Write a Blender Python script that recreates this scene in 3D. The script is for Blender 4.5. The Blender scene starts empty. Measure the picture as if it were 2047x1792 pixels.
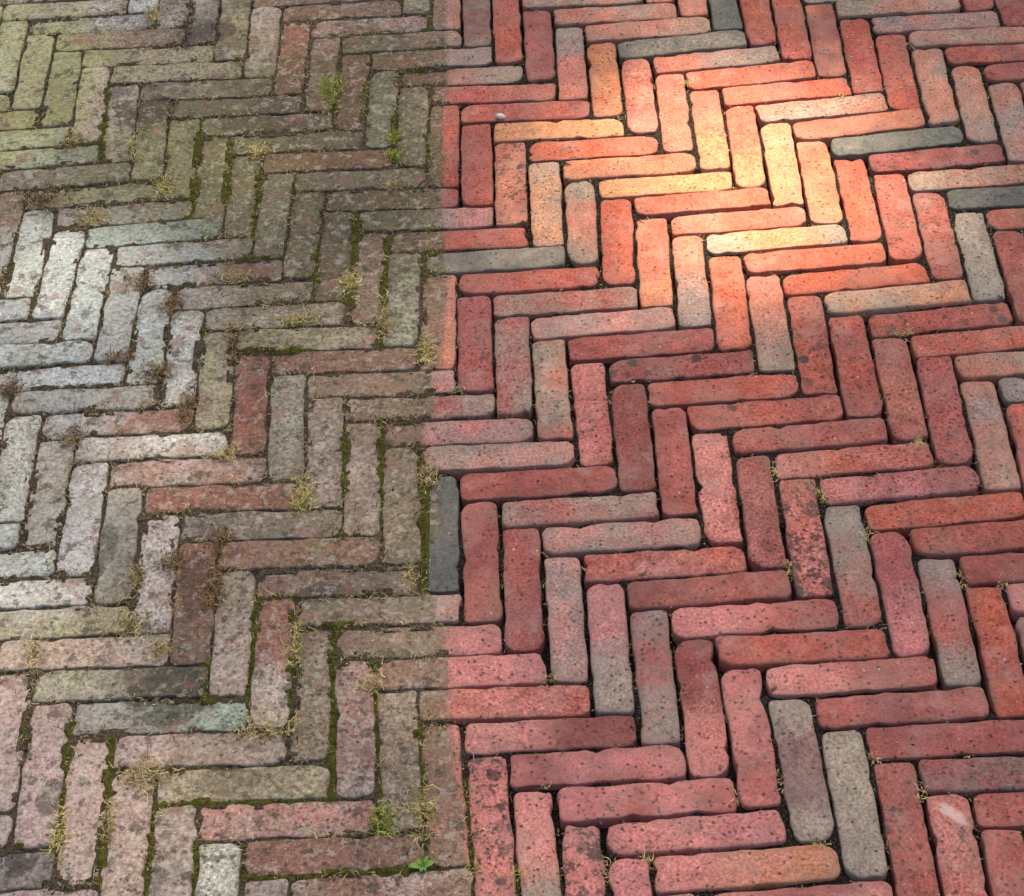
import bpy, math, random
import numpy as np
from mathutils import Matrix, Vector, noise

random.seed(7)
rng = np.random.default_rng(11)
scene = bpy.context.scene
COL = scene.collection

# ---------------------------------------------------------------- camera
CAM_R = np.array([[0.9980409785829774, 0.058875209888263814, 0.021163996072243535],
                  [-0.026353746232947377, 0.7024251091658587, -0.7112696015385594],
                  [-0.05674226932915592, 0.7093184585741051, 0.702600625673955]])
CAM_C = np.array([0.3023436118, -2.7674336943, 2.1730736366])
FPX = 4335.043            # focal length in pixels of a 2047 px wide picture
cam = bpy.data.cameras.new('camera')
cam.sensor_width = 36.0
cam.lens = FPX / 2047.0 * 36.0
cam.clip_start = 0.05
cam.clip_end = 1000.0
cam_ob = bpy.data.objects.new('camera', cam)
M = Matrix([[*CAM_R[r], CAM_C[r]] for r in range(3)] + [[0, 0, 0, 1]])
cam_ob.matrix_world = M
COL.objects.link(cam_ob)
scene.camera = cam_ob

# ---------------------------------------------------------------- sky, sun, exposure
SUN_EL = math.radians(58.0)
SUN_AZ = math.radians(14.0)          # from +Y (away from the camera) towards +X
SUN = Vector((math.cos(SUN_EL) * math.sin(SUN_AZ), math.cos(SUN_EL) * math.cos(SUN_AZ), math.sin(SUN_EL)))
world = bpy.data.worlds.new('World')
scene.world = world
world.use_nodes = True
wn = world.node_tree
for n in list(wn.nodes):
    wn.nodes.remove(n)
sky = wn.nodes.new('ShaderNodeTexSky')
sky.sky_type = 'NISHITA'
sky.sun_disc = False
sky.sun_elevation = SUN_EL
sky.sun_rotation = SUN_AZ
sky.air_density = 1.0
sky.dust_density = 4.0
sky.ozone_density = 0.6
bg = wn.nodes.new('ShaderNodeBackground')
bg.inputs['Strength'].default_value = 0.068
wo = wn.nodes.new('ShaderNodeOutputWorld')
wn.links.new(sky.outputs[0], bg.inputs[0])
wn.links.new(bg.outputs[0], wo.inputs[0])
sl = bpy.data.lights.new('sun', 'SUN')
sl.energy = 5.0
sl.angle = math.radians(0.9)
sl.color = (1.0, 0.89, 0.72)
sun_ob = bpy.data.objects.new('sun', sl)
sun_ob.rotation_euler = SUN.to_track_quat('Z', 'Y').to_euler()
sun_ob.location = (0, 0, 20)
COL.objects.link(sun_ob)
vs = scene.view_settings
vs.view_transform = 'Standard'
vs.look = 'None'
vs.gamma = 1.0
vs.use_curve_mapping = False
vs.exposure = 1.68
vs.use_white_balance = True
vs.white_balance_temperature = 7650
vs.white_balance_tint = 10

cy = scene.cycles
cy.use_adaptive_sampling = True; cy.adaptive_threshold = 0.03
cy.max_bounces = 5; cy.diffuse_bounces = 2; cy.glossy_bounces = 1; cy.transmission_bounces = 2; cy.transparent_max_bounces = 4

# ---------------------------------------------------------------- layout of the herringbone bond
W = 0.055                 # one brick width plus its joint
L = 0.22232548735         # one brick length plus its joint
SRC=[[0.1673,0.2773],[0.2223,0.2223],[0.2773,0.1673],[0.3323,0.1123],[0.3873,0.0573],[0.4423,0.0023],[0.4973,-0.0527],[0.055,-0.055],[0.11,-0.11],[0.165,-0.165],[0.3897,0.4997],[0.3347,0.5547],[0.4447,0.4447],[0.4997,0.3897],[0.2223,-0.055],[0.2773,-0.11],[0.3323,-0.165],[0.3873,-0.22],[0.2247,0.3873],[0.2797,0.3323],[0.3347,0.2773],[0.3897,0.2223],[0.4447,0.1673],[0.4997,0.1123],[0.1673,0.0],[0.667,0.3897],[0.722,0.3347],[0.777,0.2797],[0.832,0.2247],[0.887,0.1697],[0.942,0.1147],[0.997,0.0597],[1.052,0.0047],[0.6097,0.0023],[0.6647,-0.0527],[0.7197,-0.1077],[0.7747,-0.1627],[0.8297,-0.2177],[0.8847,-0.2727],[0.9397,-0.3277],[0.6097,0.2797],[0.6647,0.2247],[0.7197,0.1697],[0.7747,0.1147],[0.8297,0.0597],[0.8847,0.0047],[0.9397,-0.0503],[0.9947,-0.1053],[0.887,0.447],[0.942,0.392],[0.997,0.337],[1.052,0.282],[0.5523,-0.1077],[0.6073,-0.1627],[0.6623,-0.2177],[0.275,-0.275],[0.33,-0.33],[0.385,-0.385],[0.44,-0.44],[0.22,-0.22],[-0.0023,-0.4423],[0.0527,-0.4973],[0.1077,-0.5523],[0.1627,-0.6073],[0.2177,-0.6623],[0.2727,-0.7173],[0.3277,-0.7723],[0.3827,-0.8273],[0.165,-0.4423],[0.22,-0.4973],[0.275,-0.5523],[0.33,-0.6073],[0.385,-0.6623],[0.44,-0.7173],[0.4973,-0.33],[0.5523,-0.385],[0.6073,-0.44],[0.6623,-0.495],[0.7173,-0.55],[0.7723,-0.605],[0.8273,-0.66],[0.8823,-0.715],[0.495,-0.7723],[0.55,-0.8273],[0.605,-0.8823],[0.9947,-0.3827],[0.495,-0.495],[0.55,-0.55],[0.605,-0.605],[0.66,-0.66],[0.715,-0.715],[0.77,-0.77],[0.825,-0.825],[0.7723,-0.3277],[0.8273,-0.3827],[0.8823,-0.4377],[0.9373,-0.4927],[0.1627,-0.8847],[0.2177,-0.9397],[0.2727,-0.9947],[0.3277,-1.0497],[0.3827,-1.1047],[0.1603,-1.0497],[0.2153,-1.1047],[0.2703,-1.1597],[0.3253,-1.2147],[0.3803,-1.2697],[0.0503,-0.9397],[0.1053,-0.9947],[0.4377,-0.8823],[0.4927,-0.9373],[0.5477,-0.9923],[0.6027,-1.0473],[0.6577,-1.1023],[0.7127,-1.1573],[0.7677,-1.2123],[0.66,-0.9373],[0.715,-0.9923],[0.77,-1.0473],[0.825,-1.1023],[0.4377,-1.1597],[0.4927,-1.2147],[0.5477,-1.2697],[0.6027,-1.3247],[-0.392,-0.942],[-0.337,-0.997],[-0.282,-1.052],[-0.227,-1.107],[-0.172,-1.162],[-0.117,-1.217],[-0.062,-1.272],[-0.0047,-0.8847],[-0.2247,-0.942],[-0.1697,-0.997],[-0.1147,-1.052],[-0.0597,-1.107],[-0.0047,-1.162],[-0.4447,-0.4447],[-0.3897,-0.4997],[-0.3347,-0.5547],[-0.2797,-0.6097],[-0.2247,-0.6647],[-0.2223,-0.2223],[-0.1673,-0.2773],[-0.1123,-0.3323],[-0.0573,-0.3873],[-0.3323,-0.3897],[-0.2773,-0.4447],[-0.2223,-0.4997],[-0.1673,-0.5547],[-0.1123,-0.6097],[-0.0573,-0.6647],[-0.0023,-0.7197],[-0.3873,-0.3347],[-0.165,0.165],[-0.22,0.22],[-0.275,0.275],[-0.33,0.33],[-0.385,0.385],[-0.44,0.44],[-0.495,0.495],[-0.55,0.55],[-0.605,0.605],[-0.3873,-0.0573],[-0.1077,0.275],[-0.1627,0.33],[-0.2177,0.385],[-0.2727,0.44],[-0.3277,0.495],[-0.3827,0.55],[-0.22,-0.0573],[-0.275,-0.0023],[-0.33,0.0527],[-0.385,0.1077],[-0.44,0.1627],[-0.165,-0.1123]]
WGT=[[-0.0043,-0.00044],[-0.01056,-0.00366],[-0.00434,-0.01215],[-0.00889,0.0023],[0.00257,0.0027],[-0.00783,-0.00169],[0.01108,-0.03268],[-0.01311,0.00382],[0.00227,0.00718],[0.00357,0.01358],[-0.01069,-0.00079],[0.00808,-0.01188],[-0.00664,0.00245],[0.00296,-0.02613],[0.00025,-0.00812],[-0.00791,0.01697],[-0.00116,0.01382],[0.01391,0.02339],[0.00455,0.01773],[0.01084,0.00464],[-0.00409,-0.00014],[0.01379,-0.00492],[0.00133,-0.0069],[0.00669,0.01785],[0.02186,-0.0047],[0.025,0.00683],[-0.00572,-0.01614],[-0.00187,0.00525],[0.01216,0.01513],[-0.01489,0.01159],[-0.02015,0.01],[-0.01822,0.00311],[0.00197,0.01772],[-0.00028,-0.01245],[-0.01321,0.01918],[0.00265,0.03103],[-0.00258,0.00785],[-0.01217,-0.0128],[-0.01776,-0.00014],[-0.01495,0.05952],[-0.01624,0.0257],[-0.00873,0.0002],[0.00103,-0.01284],[0.02032,-0.02599],[-0.00639,-0.01936],[0.01254,0.00361],[0.01873,0.00457],[0.01447,-0.02646],[-0.00024,0.01281],[-0.00658,0.00264],[-0.00535,-0.01826],[0.02806,0.00672],[0.00326,0.01598],[-0.00791,-0.02984],[0.01007,-0.00246],[-0.01207,0.00036],[-0.00614,0.00013],[0.00813,0.00177],[0.02029,-0.01264],[-0.00245,-0.06036],[-0.00692,-0.0006],[-0.00638,0.02628],[0.00288,0.01734],[0.00643,-0.01471],[-0.00167,-0.02423],[-0.00259,0.00428],[-0.00499,0.00506],[-0.01571,-0.00126],[0.01051,-0.01166],[0.0015,0.01669],[-0.02761,0.00201],[0.00251,0.00266],[0.01338,0.00594],[-0.00207,0.01481],[-0.01031,-0.00142],[-0.0143,0.02127],[-0.01269,0.00231],[-0.00735,0.01618],[-0.01963,0.0078],[-0.02284,-0.00607],[-0.02933,0.00601],[-0.02429,0.01821],[-0.00721,-0.0193],[-0.01889,-0.01237],[-0.01536,0.05646],[-0.03876,-0.01165],[0.00466,-0.02864],[0.00614,0.00465],[-0.00045,0.00345],[0.02461,-0.00456],[0.01465,-0.01371],[0.02941,-0.02802],[0.0268,0.02263],[0.00481,-0.02505],[0.0401,-0.02733],[0.01677,0.02114],[0.04748,-0.01467],[0.02289,0.00875],[0.01314,-0.01462],[-0.01025,-0.00432],[-0.01177,-0.00125],[-0.00241,-0.0043],[-0.02534,-0.01282],[0.00772,-0.00284],[0.02027,0.01244],[0.01815,0.00503],[0.00075,0.00085],[0.00084,-0.01671],[-0.00015,0.02435],[0.02834,0.00777],[0.00953,-0.01071],[0.01033,0.00538],[0.00251,0.00833],[0.03528,-0.00526],[0.0146,0.02898],[-0.00244,-0.00334],[-0.0229,-0.02261],[-0.00959,-0.01694],[-0.01553,-0.01229],[-0.00998,0.00373],[-0.02486,-0.00846],[-0.01176,-0.00586],[-0.00968,-0.00109],[0.01141,-0.00118],[0.00206,0.01542],[-0.02893,0.00715],[0.00463,-0.00866],[-0.0092,0.00434],[-0.005,0.00622],[0.00817,-0.00267],[0.02585,-0.00413],[-0.01428,0.01673],[0.04356,-0.01786],[-0.00731,0.00178],[0.00816,0.00451],[-0.00254,-0.00052],[-0.02018,-0.00513],[-0.05229,0.00883],[0.04266,-0.00199],[-0.00791,0.0012],[0.01177,-0.00892],[-0.04599,0.02348],[-0.01773,-0.00898],[0.0004,-0.01048],[-0.02207,0.01276],[0.01086,-0.00984],[-0.00034,-0.0031],[-0.00558,0.00142],[-0.00742,0.00546],[0.02611,-0.0022],[-0.00168,-0.00968],[0.03381,-0.01608],[-0.02267,-0.00334],[0.03031,0.00099],[-0.00876,-0.02078],[-0.01976,0.00454],[-0.00758,0.00894],[-0.01117,-0.0001],[-0.01645,0.02406],[-0.00695,0.00119],[0.00033,-0.0053],[-0.00198,-0.01937],[-0.00945,0.02376],[-0.02551,-0.00692],[0.00167,0.01086],[0.02217,-0.00889],[0.01867,-0.00505],[0.002,-0.01712],[-0.01168,0.0022],[0.02986,0.01056],[0.00923,-0.00774],[0.00498,0.02071],[0.0237,-0.01291],[-0.00489,0.02112],[0.02154,-0.01784],[0.01415,0.01569]]
SRC = np.array(SRC); WGT = np.array(WGT)

def warp(q):
    """the real paving drifts a little from the perfect bond"""
    q = np.asarray(q, float)
    k = np.exp(-((q[:, None] - SRC[None]) ** 2).sum(-1) / (2 * 0.2 * 0.2))
    return q + k @ WGT

def at(u, v, z=0.0):
    d = CAM_R @ np.array([(u - 1023.5) / FPX, (896 - v) / FPX, -1.0])
    t = (z - CAM_C[2]) / d[2]
    return np.array([CAM_C[0] + t * d[0], CAM_C[1] + t * d[1]])

def project(x, y, z=0.0):
    c = CAM_R.T @ np.array([x - CAM_C[0], y - CAM_C[1], z - CAM_C[2]])
    return 1023.5 + FPX * c[0] / -c[2], 896 - FPX * c[1] / -c[2]

# the edge up to which the paving has been cleaned: x as a function of y
EDGE = [(-1.9, .175), (-1.5181, .1707), (-1.3156, .1665), (-1.2717, .1634), (-1.1839, .1601), (-1.176, .1541), (-1.1148, .1515),
        (-1.0593, .1449), (-1.0511, .143), (-.9508, .1429), (-.9455, .1397), (-.8941, .1393), (-.8896, .1267),
        (-.8429, .1254), (-.8374, .112), (-.7692, .1098), (-.738, .1269), (-.6915, .1367), (-.6122, .1213),
        (-.6055, .1128), (-.5561, .1127), (-.5506, .1077), (-.5011, .109), (-.4982, .1242), (-.4474, .1243),
        (-.4364, .1213), (-.393, .1221), (-.3884, .1325), (-.2824, .1427), (-.1744, .1478), (-.1641, .1408),
        (-.0588, .1405), (-.0547, .1373), (.0515, .1376), (.0579, .1393), (.2738, .1409), (.276, .1469),
        (.4354, .1476), (.5934, .1493), (1.129, .1519)]
EY = np.array([e[0] for e in EDGE]); EX = np.array([e[1] for e in EDGE])

# ---------------------------------------------------------------- node helpers
class NT:
    def __init__(self, name):
        self.m = bpy.data.materials.new(name)
        self.m.use_nodes = True
        self.t = self.m.node_tree
        for n in list(self.t.nodes):
            self.t.nodes.remove(n)
    def put(self, sock, val):
        if hasattr(val, 'is_output'):
            self.t.links.new(val, sock)
        elif isinstance(val, (tuple, list)) and sock.type == 'RGBA' and len(val) == 3:
            sock.default_value = (*val, 1)
        else:
            sock.default_value = val
    def node(self, kind, **kw):
        n = self.t.nodes.new(kind)
        for k, v in kw.items():
            setattr(n, k, v)
        return n
    def math(self, op, a, b=0.0, c=0.0, clamp=False):
        n = self.node('ShaderNodeMath', operation=op, use_clamp=clamp)
        for s, v in zip(n.inputs, (a, b, c)):
            self.put(s, v)
        return n.outputs[0]
    def mix(self, f, a, b, blend='MIX'):
        n = self.node('ShaderNodeMix', data_type='RGBA', blend_type=blend)
        self.put(n.inputs[0], f); self.put(n.inputs[6], a); self.put(n.inputs[7], b)
        return n.outputs[2]
    def rng(self, v, a, b, lo=0.0, hi=1.0, smooth=True):
        n = self.node('ShaderNodeMapRange', interpolation_type='SMOOTHSTEP' if smooth else 'LINEAR')
        for s, x in zip(n.inputs, (v, a, b, lo, hi)):
            self.put(s, x)
        return n.outputs[0]
    def noise(self, vec, scale, detail=3.0, rough=0.55, dist=0.0):
        n = self.node('ShaderNodeTexNoise')
        self.put(n.inputs['Vector'], vec)
        n.inputs['Scale'].default_value = scale
        n.inputs['Detail'].default_value = detail
        n.inputs['Roughness'].default_value = rough
        n.inputs['Distortion'].default_value = dist
        return n.outputs[0]
    def voro(self, vec, scale, rand=1.0):
        n = self.node('ShaderNodeTexVoronoi')
        self.put(n.inputs['Vector'], vec)
        n.inputs['Scale'].default_value = scale
        n.inputs['Randomness'].default_value = rand
        return n.outputs['Distance'], n.outputs['Color']
    def attr(self, name, out='Color'):
        n = self.node('ShaderNodeAttribute', attribute_name=name)
        return n.outputs[out]
    def sep(self, col):
        n = self.node('ShaderNodeSeparateColor')
        self.put(n.inputs[0], col)
        return n.outputs
    def sepv(self, v):
        n = self.node('ShaderNodeSeparateXYZ')
        self.put(n.inputs[0], v)
        return n.outputs
    def finish(self, color, rough, height=None, bump=0.5, dist=0.001, spec=0.3, transl=None):
        b = self.node('ShaderNodeBsdfPrincipled')
        self.put(b.inputs['Base Color'], color)
        self.put(b.inputs['Roughness'], rough)
        b.inputs['Specular IOR Level'].default_value = spec
        if height is not None:
            bm = self.node('ShaderNodeBump')
            bm.inputs['Strength'].default_value = bump
            bm.inputs['Distance'].default_value = dist
            self.put(bm.inputs['Height'], height)
            self.t.links.new(bm.outputs[0], b.inputs['Normal'])
        o = self.node('ShaderNodeOutputMaterial')
        if transl is not None:
            tr = self.node('ShaderNodeBsdfTranslucent')
            self.put(tr.inputs[0], color)
            mx = self.node('ShaderNodeMixShader')
            mx.inputs[0].default_value = transl
            self.t.links.new(b.outputs[0], mx.inputs[1]); self.t.links.new(tr.outputs[0], mx.inputs[2])
            self.t.links.new(mx.outputs[0], o.inputs[0])
        else:
            self.t.links.new(b.outputs[0], o.inputs[0])
        return self.m

def uncleaned(n, pos):
    """1 on the side that was never cleaned, 0 on the cleaned side"""
    s = n.sepv(pos)
    y0, y1, x0, x1 = -1.9, 1.129, 0.0, 0.3
    c = n.node('ShaderNodeFloatCurve')
    cu = c.mapping.curves[0]
    pts = [((a - y0) / (y1 - y0), (b - x0) / (x1 - x0)) for a, b in EDGE]
    while len(cu.points) < len(pts):
        cu.points.new(0.5, 0.5)
    for p, (a, b) in zip(cu.points, pts):
        p.location = (a, b); p.handle_type = 'VECTOR'
    c.mapping.update()
    n.put(c.inputs['Value'], n.rng(s[1], y0, y1, 0, 1, False))
    ex = n.math('MULTIPLY_ADD', c.outputs[0], x1 - x0, x0)
    wob = n.math('MULTIPLY', n.math('SUBTRACT', n.noise(pos, 70, 4, 0.7), 0.5), 0.020)
    d = n.math('ADD', n.math('SUBTRACT', ex, s[0]), wob)
    wid = n.rng(n.noise(pos, 7, 1), 0.45, 0.68, 0.0014, 0.009)
    return n.math('MULTIPLY_ADD', n.math('DIVIDE', d, wid), 0.5, 0.5, clamp=True)

ZONES = [((640, 330, 330, 330), (0.080, 0.078, 0.036), 0.59), ((20, 150, 210, 200), (0.42, 0.43, 0.18), 0.58),
         ((150, 620, 300, 240), (0.48, 0.57, 0.57), 0.50), ((330, 330, 260, 150), (0.150, 0.160, 0.065), 0.46),
         ((60, 1080, 240, 190), (0.52, 0.54, 0.52), 0.42), ((90, 1580, 260, 260), (0.42, 0.32, 0.34), 0.34), ((700, 1000, 260, 200), (0.140, 0.120, 0.082), 0.35),
         ((335, 1388, 90, 62), (0.070, 0.068, 0.050), 0.72), ((290, 222, 70, 34), (0.080, 0.060, 0.042), 0.72), ((420, 66, 60, 24), (0.090, 0.066, 0.048), 0.70),
         ((450, 1562, 70, 30), (0.150, 0.115, 0.090), 0.65), ((395, 1170, 34, 70), (0.095, 0.055, 0.042), 0.65), ((100, 1600, 34, 40), (0.070, 0.055, 0.048), 0.62),
         ((215, 1090, 30, 46), (0.100, 0.095, 0.075), 0.65), ((40, 1725, 40, 30), (0.045, 0.040, 0.034), 0.65), ((545, 240, 120, 30), (0.080, 0.062, 0.046), 0.62),
         ((650, 1185, 60, 22), (0.065, 0.060, 0.052), 0.62), ((860, 985, 30, 26), (0.07, 0.066, 0.05), 0.62)]
SCRAPE = (at(1874, 1607), at(1932, 1647))
# ---------------------------------------------------------------- materials
def brick_material():
    n = NT('fired_clay')
    geo = n.node('ShaderNodeNewGeometry')
    pos = geo.outputs['Position']
    loc = n.attr('loc', 'Vector')
    A, B = n.attr('colA'), n.attr('colB')
    prm = n.sep(n.attr('prm'))
    film_amt = n.attr('prm', 'Alpha')
    spots = n.attr('spots', 'Fac')
    u = n.attr('u', 'Fac')
    left = uncleaned(n, pos)
    # two body colours, in clouds, as a run along the brick, or at the ends
    t = n.noise(loc, 13, 3, 0.6)
    t = n.math('MULTIPLY_ADD', n.math('SUBTRACT', u, 0.5), n.math('MULTIPLY', prm[0], 0.75), t)
    e = n.math('ABSOLUTE', n.math('MULTIPLY_ADD', u, 2.0, -1.0))
    t = n.math('MULTIPLY_ADD', n.math('SUBTRACT', e, 0.55), n.math('MULTIPLY', prm[1], 0.65), t)
    grain = n.noise(loc, 235, 3, 0.72)
    t = n.math('MULTIPLY_ADD', n.math('SUBTRACT', grain, 0.5), 0.45, t)
    c = n.mix(n.rng(t, 0.30, 0.72, 0.0, 0.92), A, B)
    # mottling of the clay body
    m1 = n.noise(loc, 38, 3, 0.65)
    c = n.mix(1.0, c, n.mix(n.rng(m1, 0.25, 0.75, 0, 1, False), (0.72, 0.70, 0.70), (1.27, 1.28, 1.28)), 'MULTIPLY')
    c = n.mix(1.0, c, n.mix(n.rng(grain, 0.28, 0.72, 0, 1, False), (0.46, 0.45, 0.44), (1.52, 1.54, 1.55)), 'MULTIPLY')
    # pale bloom
    bl = n.rng(n.noise(loc, 21, 3, 0.6), 0.56, 0.74)
    c = n.mix(n.math('MULTIPLY', bl, 0.30), c, (0.50, 0.36, 0.33))
    # small dark pits and iron specks
    pd, pc = n.voro(loc, 125)
    ps = n.sep(pc)
    gate = n.math('LESS_THAN', ps[0], n.math('MULTIPLY_ADD', spots, 0.50, 0.15))
    pit = n.math('MULTIPLY', n.rng(n.math('MULTIPLY_ADD', n.math('SUBTRACT', grain, 0.5), 0.35, pd), 0.14, 0.40, 1, 0), gate)
    c = n.mix(n.math('MULTIPLY', pit, 0.72), c, (0.035, 0.028, 0.026))
    # round black lichen spots
    ld, lc = n.voro(loc, 44)
    ls = n.sep(lc)
    lg = n.math('LESS_THAN', ls[1], n.math('MULTIPLY_ADD', spots, 0.85, -0.30))
    lwob = n.math('MULTIPLY_ADD', n.math('SUBTRACT', grain, 0.5), 0.3, ld)
    lwob = n.math('SUBTRACT', lwob, n.math('MULTIPLY', n.math('POWER', spots, 2.0), 0.22))
    li = n.math('MULTIPLY', n.rng(lwob, 0.20, 0.38, 1, 0), lg)
    c = n.mix(n.math('MULTIPLY', li, n.math('MULTIPLY_ADD', ls[2], 0.50, 0.42)), c, (0.04, 0.038, 0.034))
    st = n.rng(n.math('MULTIPLY_ADD', spots, 0.125, n.noise(loc, 85, 4, 0.72)), 0.645, 0.70)
    c = n.mix(n.math('MULTIPLY', st, 0.78), c, (0.045, 0.040, 0.036))
    # white flecks
    wd, wc = n.voro(loc, 95)
    ws = n.sep(wc)
    wg = n.math('LESS_THAN', ws[1], 0.016)
    c = n.mix(n.math('MULTIPLY', n.math('MULTIPLY', n.rng(wd, 0.08, 0.2, 1, 0), wg), 0.7), c, (0.72, 0.68, 0.6))
    # edge shading painted in with leftover grime on the arrises, broken up
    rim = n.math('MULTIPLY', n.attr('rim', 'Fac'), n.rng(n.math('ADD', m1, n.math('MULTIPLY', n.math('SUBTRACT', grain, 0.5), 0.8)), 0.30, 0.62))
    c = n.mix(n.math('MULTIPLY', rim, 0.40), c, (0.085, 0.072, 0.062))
    dust = n.rng(n.noise(pos, 12, 3, 0.65), 0.40, 0.66)
    c = n.mix(n.math('MULTIPLY', dust, 0.28), c, (0.27, 0.215, 0.19))
    # one white scrape across a red brick
    s = n.sepv(pos)
    (ax, ay), (bx, by) = SCRAPE
    ln_ = math.hypot(bx - ax, by - ay); ux, uy = (bx - ax) / ln_, (by - ay) / ln_
    px_, py_ = n.math('SUBTRACT', s[0], (ax + bx) / 2), n.math('SUBTRACT', s[1], (ay + by) / 2)
    al = n.math('DIVIDE', n.math('ADD', n.math('MULTIPLY', px_, ux), n.math('MULTIPLY', py_, uy)), ln_ * 0.62)
    ac = n.math('DIVIDE', n.math('SUBTRACT', n.math('MULTIPLY', px_, uy), n.math('MULTIPLY', py_, ux)), 0.0085)
    sd = n.math('ADD', n.math('MULTIPLY', al, al), n.math('MULTIPLY', ac, ac))
    sd = n.math('MULTIPLY_ADD', n.math('SUBTRACT', m1, 0.5), 3.0, n.math('MULTIPLY_ADD', n.math('SUBTRACT', grain, 0.5), 2.2, sd))
    c = n.mix(n.rng(sd, 0.1, 1.2, 0.62, 0), c, (0.66, 0.56, 0.52))
    # grime left on the uncleaned side: a brown-green film in clouds
    fn = n.noise(pos, 16, 3, 0.62)
    fcol = n.mix(n.rng(n.noise(pos, 5.5, 3, 0.6), 0.38, 0.62), (0.185, 0.150, 0.104), (0.150, 0.142, 0.092))
    fa = n.math('MULTIPLY', n.math('MULTIPLY', left, film_amt), n.rng(fn, 0.18, 0.52, 0.50, 1.0))
    c = n.mix(fa, c, fcol)
    # algae and lime bloom in broad zones that run over many bricks
    zn = n.noise(pos, 11, 4, 0.7)
    for (zu, zv, ru, rv), zc, za in ZONES:
        q0 = at(zu, zv); qr = at(zu + ru, zv); qv = at(zu, zv - rv)
        dx = n.math('DIVIDE', n.math('SUBTRACT', s[0], q0[0]), abs(qr[0] - q0[0])); dy = n.math('DIVIDE', n.math('SUBTRACT', s[1], q0[1]), abs(qv[1] - q0[1]))
        rr = n.math('ADD', n.math('MULTIPLY', dx, dx), n.math('MULTIPLY', dy, dy))
        rr = n.math('MULTIPLY_ADD', n.math('SUBTRACT', zn, 0.5), 2.6, rr)
        za_ = n.math('MULTIPLY', n.rng(rr, 0.25, 1.15, za, 0) if za < 0.6 else n.rng(rr, 0.80, 0.98, za, 0), left)
        c = n.mix(za_, c, zc)
    gm = n.math('MULTIPLY', n.rng(n.noise(pos, 150, 4, 0.72), 0.36, 0.64, 0.0, 1.0, False), left)
    c = n.mix(n.math('MULTIPLY', left, 0.85), c, n.mix(1.0, c, n.mix(gm, (0.56, 0.55, 0.53), (1.40, 1.42, 1.42)), 'MULTIPLY'))
    dk = n.math('MULTIPLY', n.rng(n.noise(pos, 40, 4, 0.7), 0.555, 0.615), left)
    c = n.mix(n.math('MULTIPLY', dk, 0.68), c, (0.062, 0.055, 0.040))
    pl = n.math('MULTIPLY', n.rng(n.noise(loc, 60, 4, 0.72), 0.55, 0.61), left)
    c = n.mix(n.math('MULTIPLY', pl, 0.40), c, (0.47, 0.46, 0.42))
    gr = n.math('MULTIPLY', n.rng(n.noise(pos, 9, 4, 0.6), 0.60, 0.74), left)
    c = n.mix(n.math('MULTIPLY', gr, 0.35), c, (0.16, 0.18, 0.06))
    rd = n.math('MULTIPLY', n.rng(n.noise(loc, 24, 4, 0.65), 0.605, 0.64), left)
    c = n.mix(n.math('MULTIPLY', rd, 0.50), c, (0.26, 0.125, 0.105))
    h = n.math('ADD', n.math('MULTIPLY', grain, 0.9), n.math('MULTIPLY', m1, 1.3))
    h = n.math('SUBTRACT', h, n.math('MULTIPLY', pit, 0.9))
    return n.finish(c, 0.86, h, 0.65, 0.0016, 0.25)

def joint_material():
    n = NT('joint_soil')
    pos = n.node('ShaderNodeNewGeometry').outputs['Position']
    moss, left = n.attr('moss', 'Fac'), n.attr('left', 'Fac')
    g = n.noise(pos, 260, 4, 0.75)
    soil = n.mix(n.rng(g, 0.35, 0.7), (0.045, 0.034, 0.022), (0.175, 0.142, 0.100))
    sand = n.mix(n.rng(g, 0.40, 0.72), (0.010, 0.008, 0.007), (0.070, 0.060, 0.048))
    d, vc = n.voro(pos, 330)
    vs_ = n.sep(vc)
    grit = n.math('MULTIPLY', n.math('LESS_THAN', vs_[0], 0.22), n.rng(d, 0.2, 0.5, 1, 0))
    c = n.mix(left, sand, soil)
    c = n.mix(n.math('MULTIPLY', grit, 0.55), c, n.mix(vs_[1], (0.16, 0.14, 0.11), (0.40, 0.36, 0.28)))
    mc = n.mix(n.rng(n.noise(pos, 150, 4, 0.7), 0.3, 0.7), (0.035, 0.040, 0.008), (0.135, 0.140, 0.022))
    mf = n.rng(n.math('ADD', moss, n.math('MULTIPLY', n.math('SUBTRACT', n.noise(pos, 60, 3), 0.5), 1.6)), 0.45, 0.72)
    c = n.mix(n.math('MULTIPLY', mf, 0.92), c, mc)
    h = n.math('ADD', n.noise(pos, 300, 4, 0.75), n.math('MULTIPLY', grit, 0.4))
    return n.finish(c, 0.95, h, 1.0, 0.004, 0.1)

def ground_material():
    n = NT('bare_soil')
    pos = n.node('ShaderNodeNewGeometry').outputs['Position']
    c = n.mix(n.noise(pos, 3, 6, 0.7), (0.05, 0.045, 0.03), (0.13, 0.11, 0.07))
    c = n.mix(n.rng(n.noise(pos, 0.6, 4), 0.45, 0.6), c, (0.06, 0.08, 0.025))
    return n.finish(c, 0.95, n.noise(pos, 40, 5, 0.7), 1.0, 0.02, 0.1)

def plant_material(name, transl=0.25):
    n = NT(name)
    pos = n.node('ShaderNodeNewGeometry').outputs['Position']
    c = n.mix(1.0, n.attr('col'), n.mix(n.noise(pos, 400, 2), (0.75, 0.75, 0.75), (1.2, 1.2, 1.2)), 'MULTIPLY')
    return n.finish(c, 0.7, None, spec=0.2, transl=transl)

def plain(name, a, b, scale, rough=0.8, dist=0.002):
    n = NT(name)
    pos = n.node('ShaderNodeNewGeometry').outputs['Position']
    f = n.noise(pos, scale, 5, 0.65)
    return n.finish(n.mix(f, a, b), rough, f, 0.6, dist)

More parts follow.
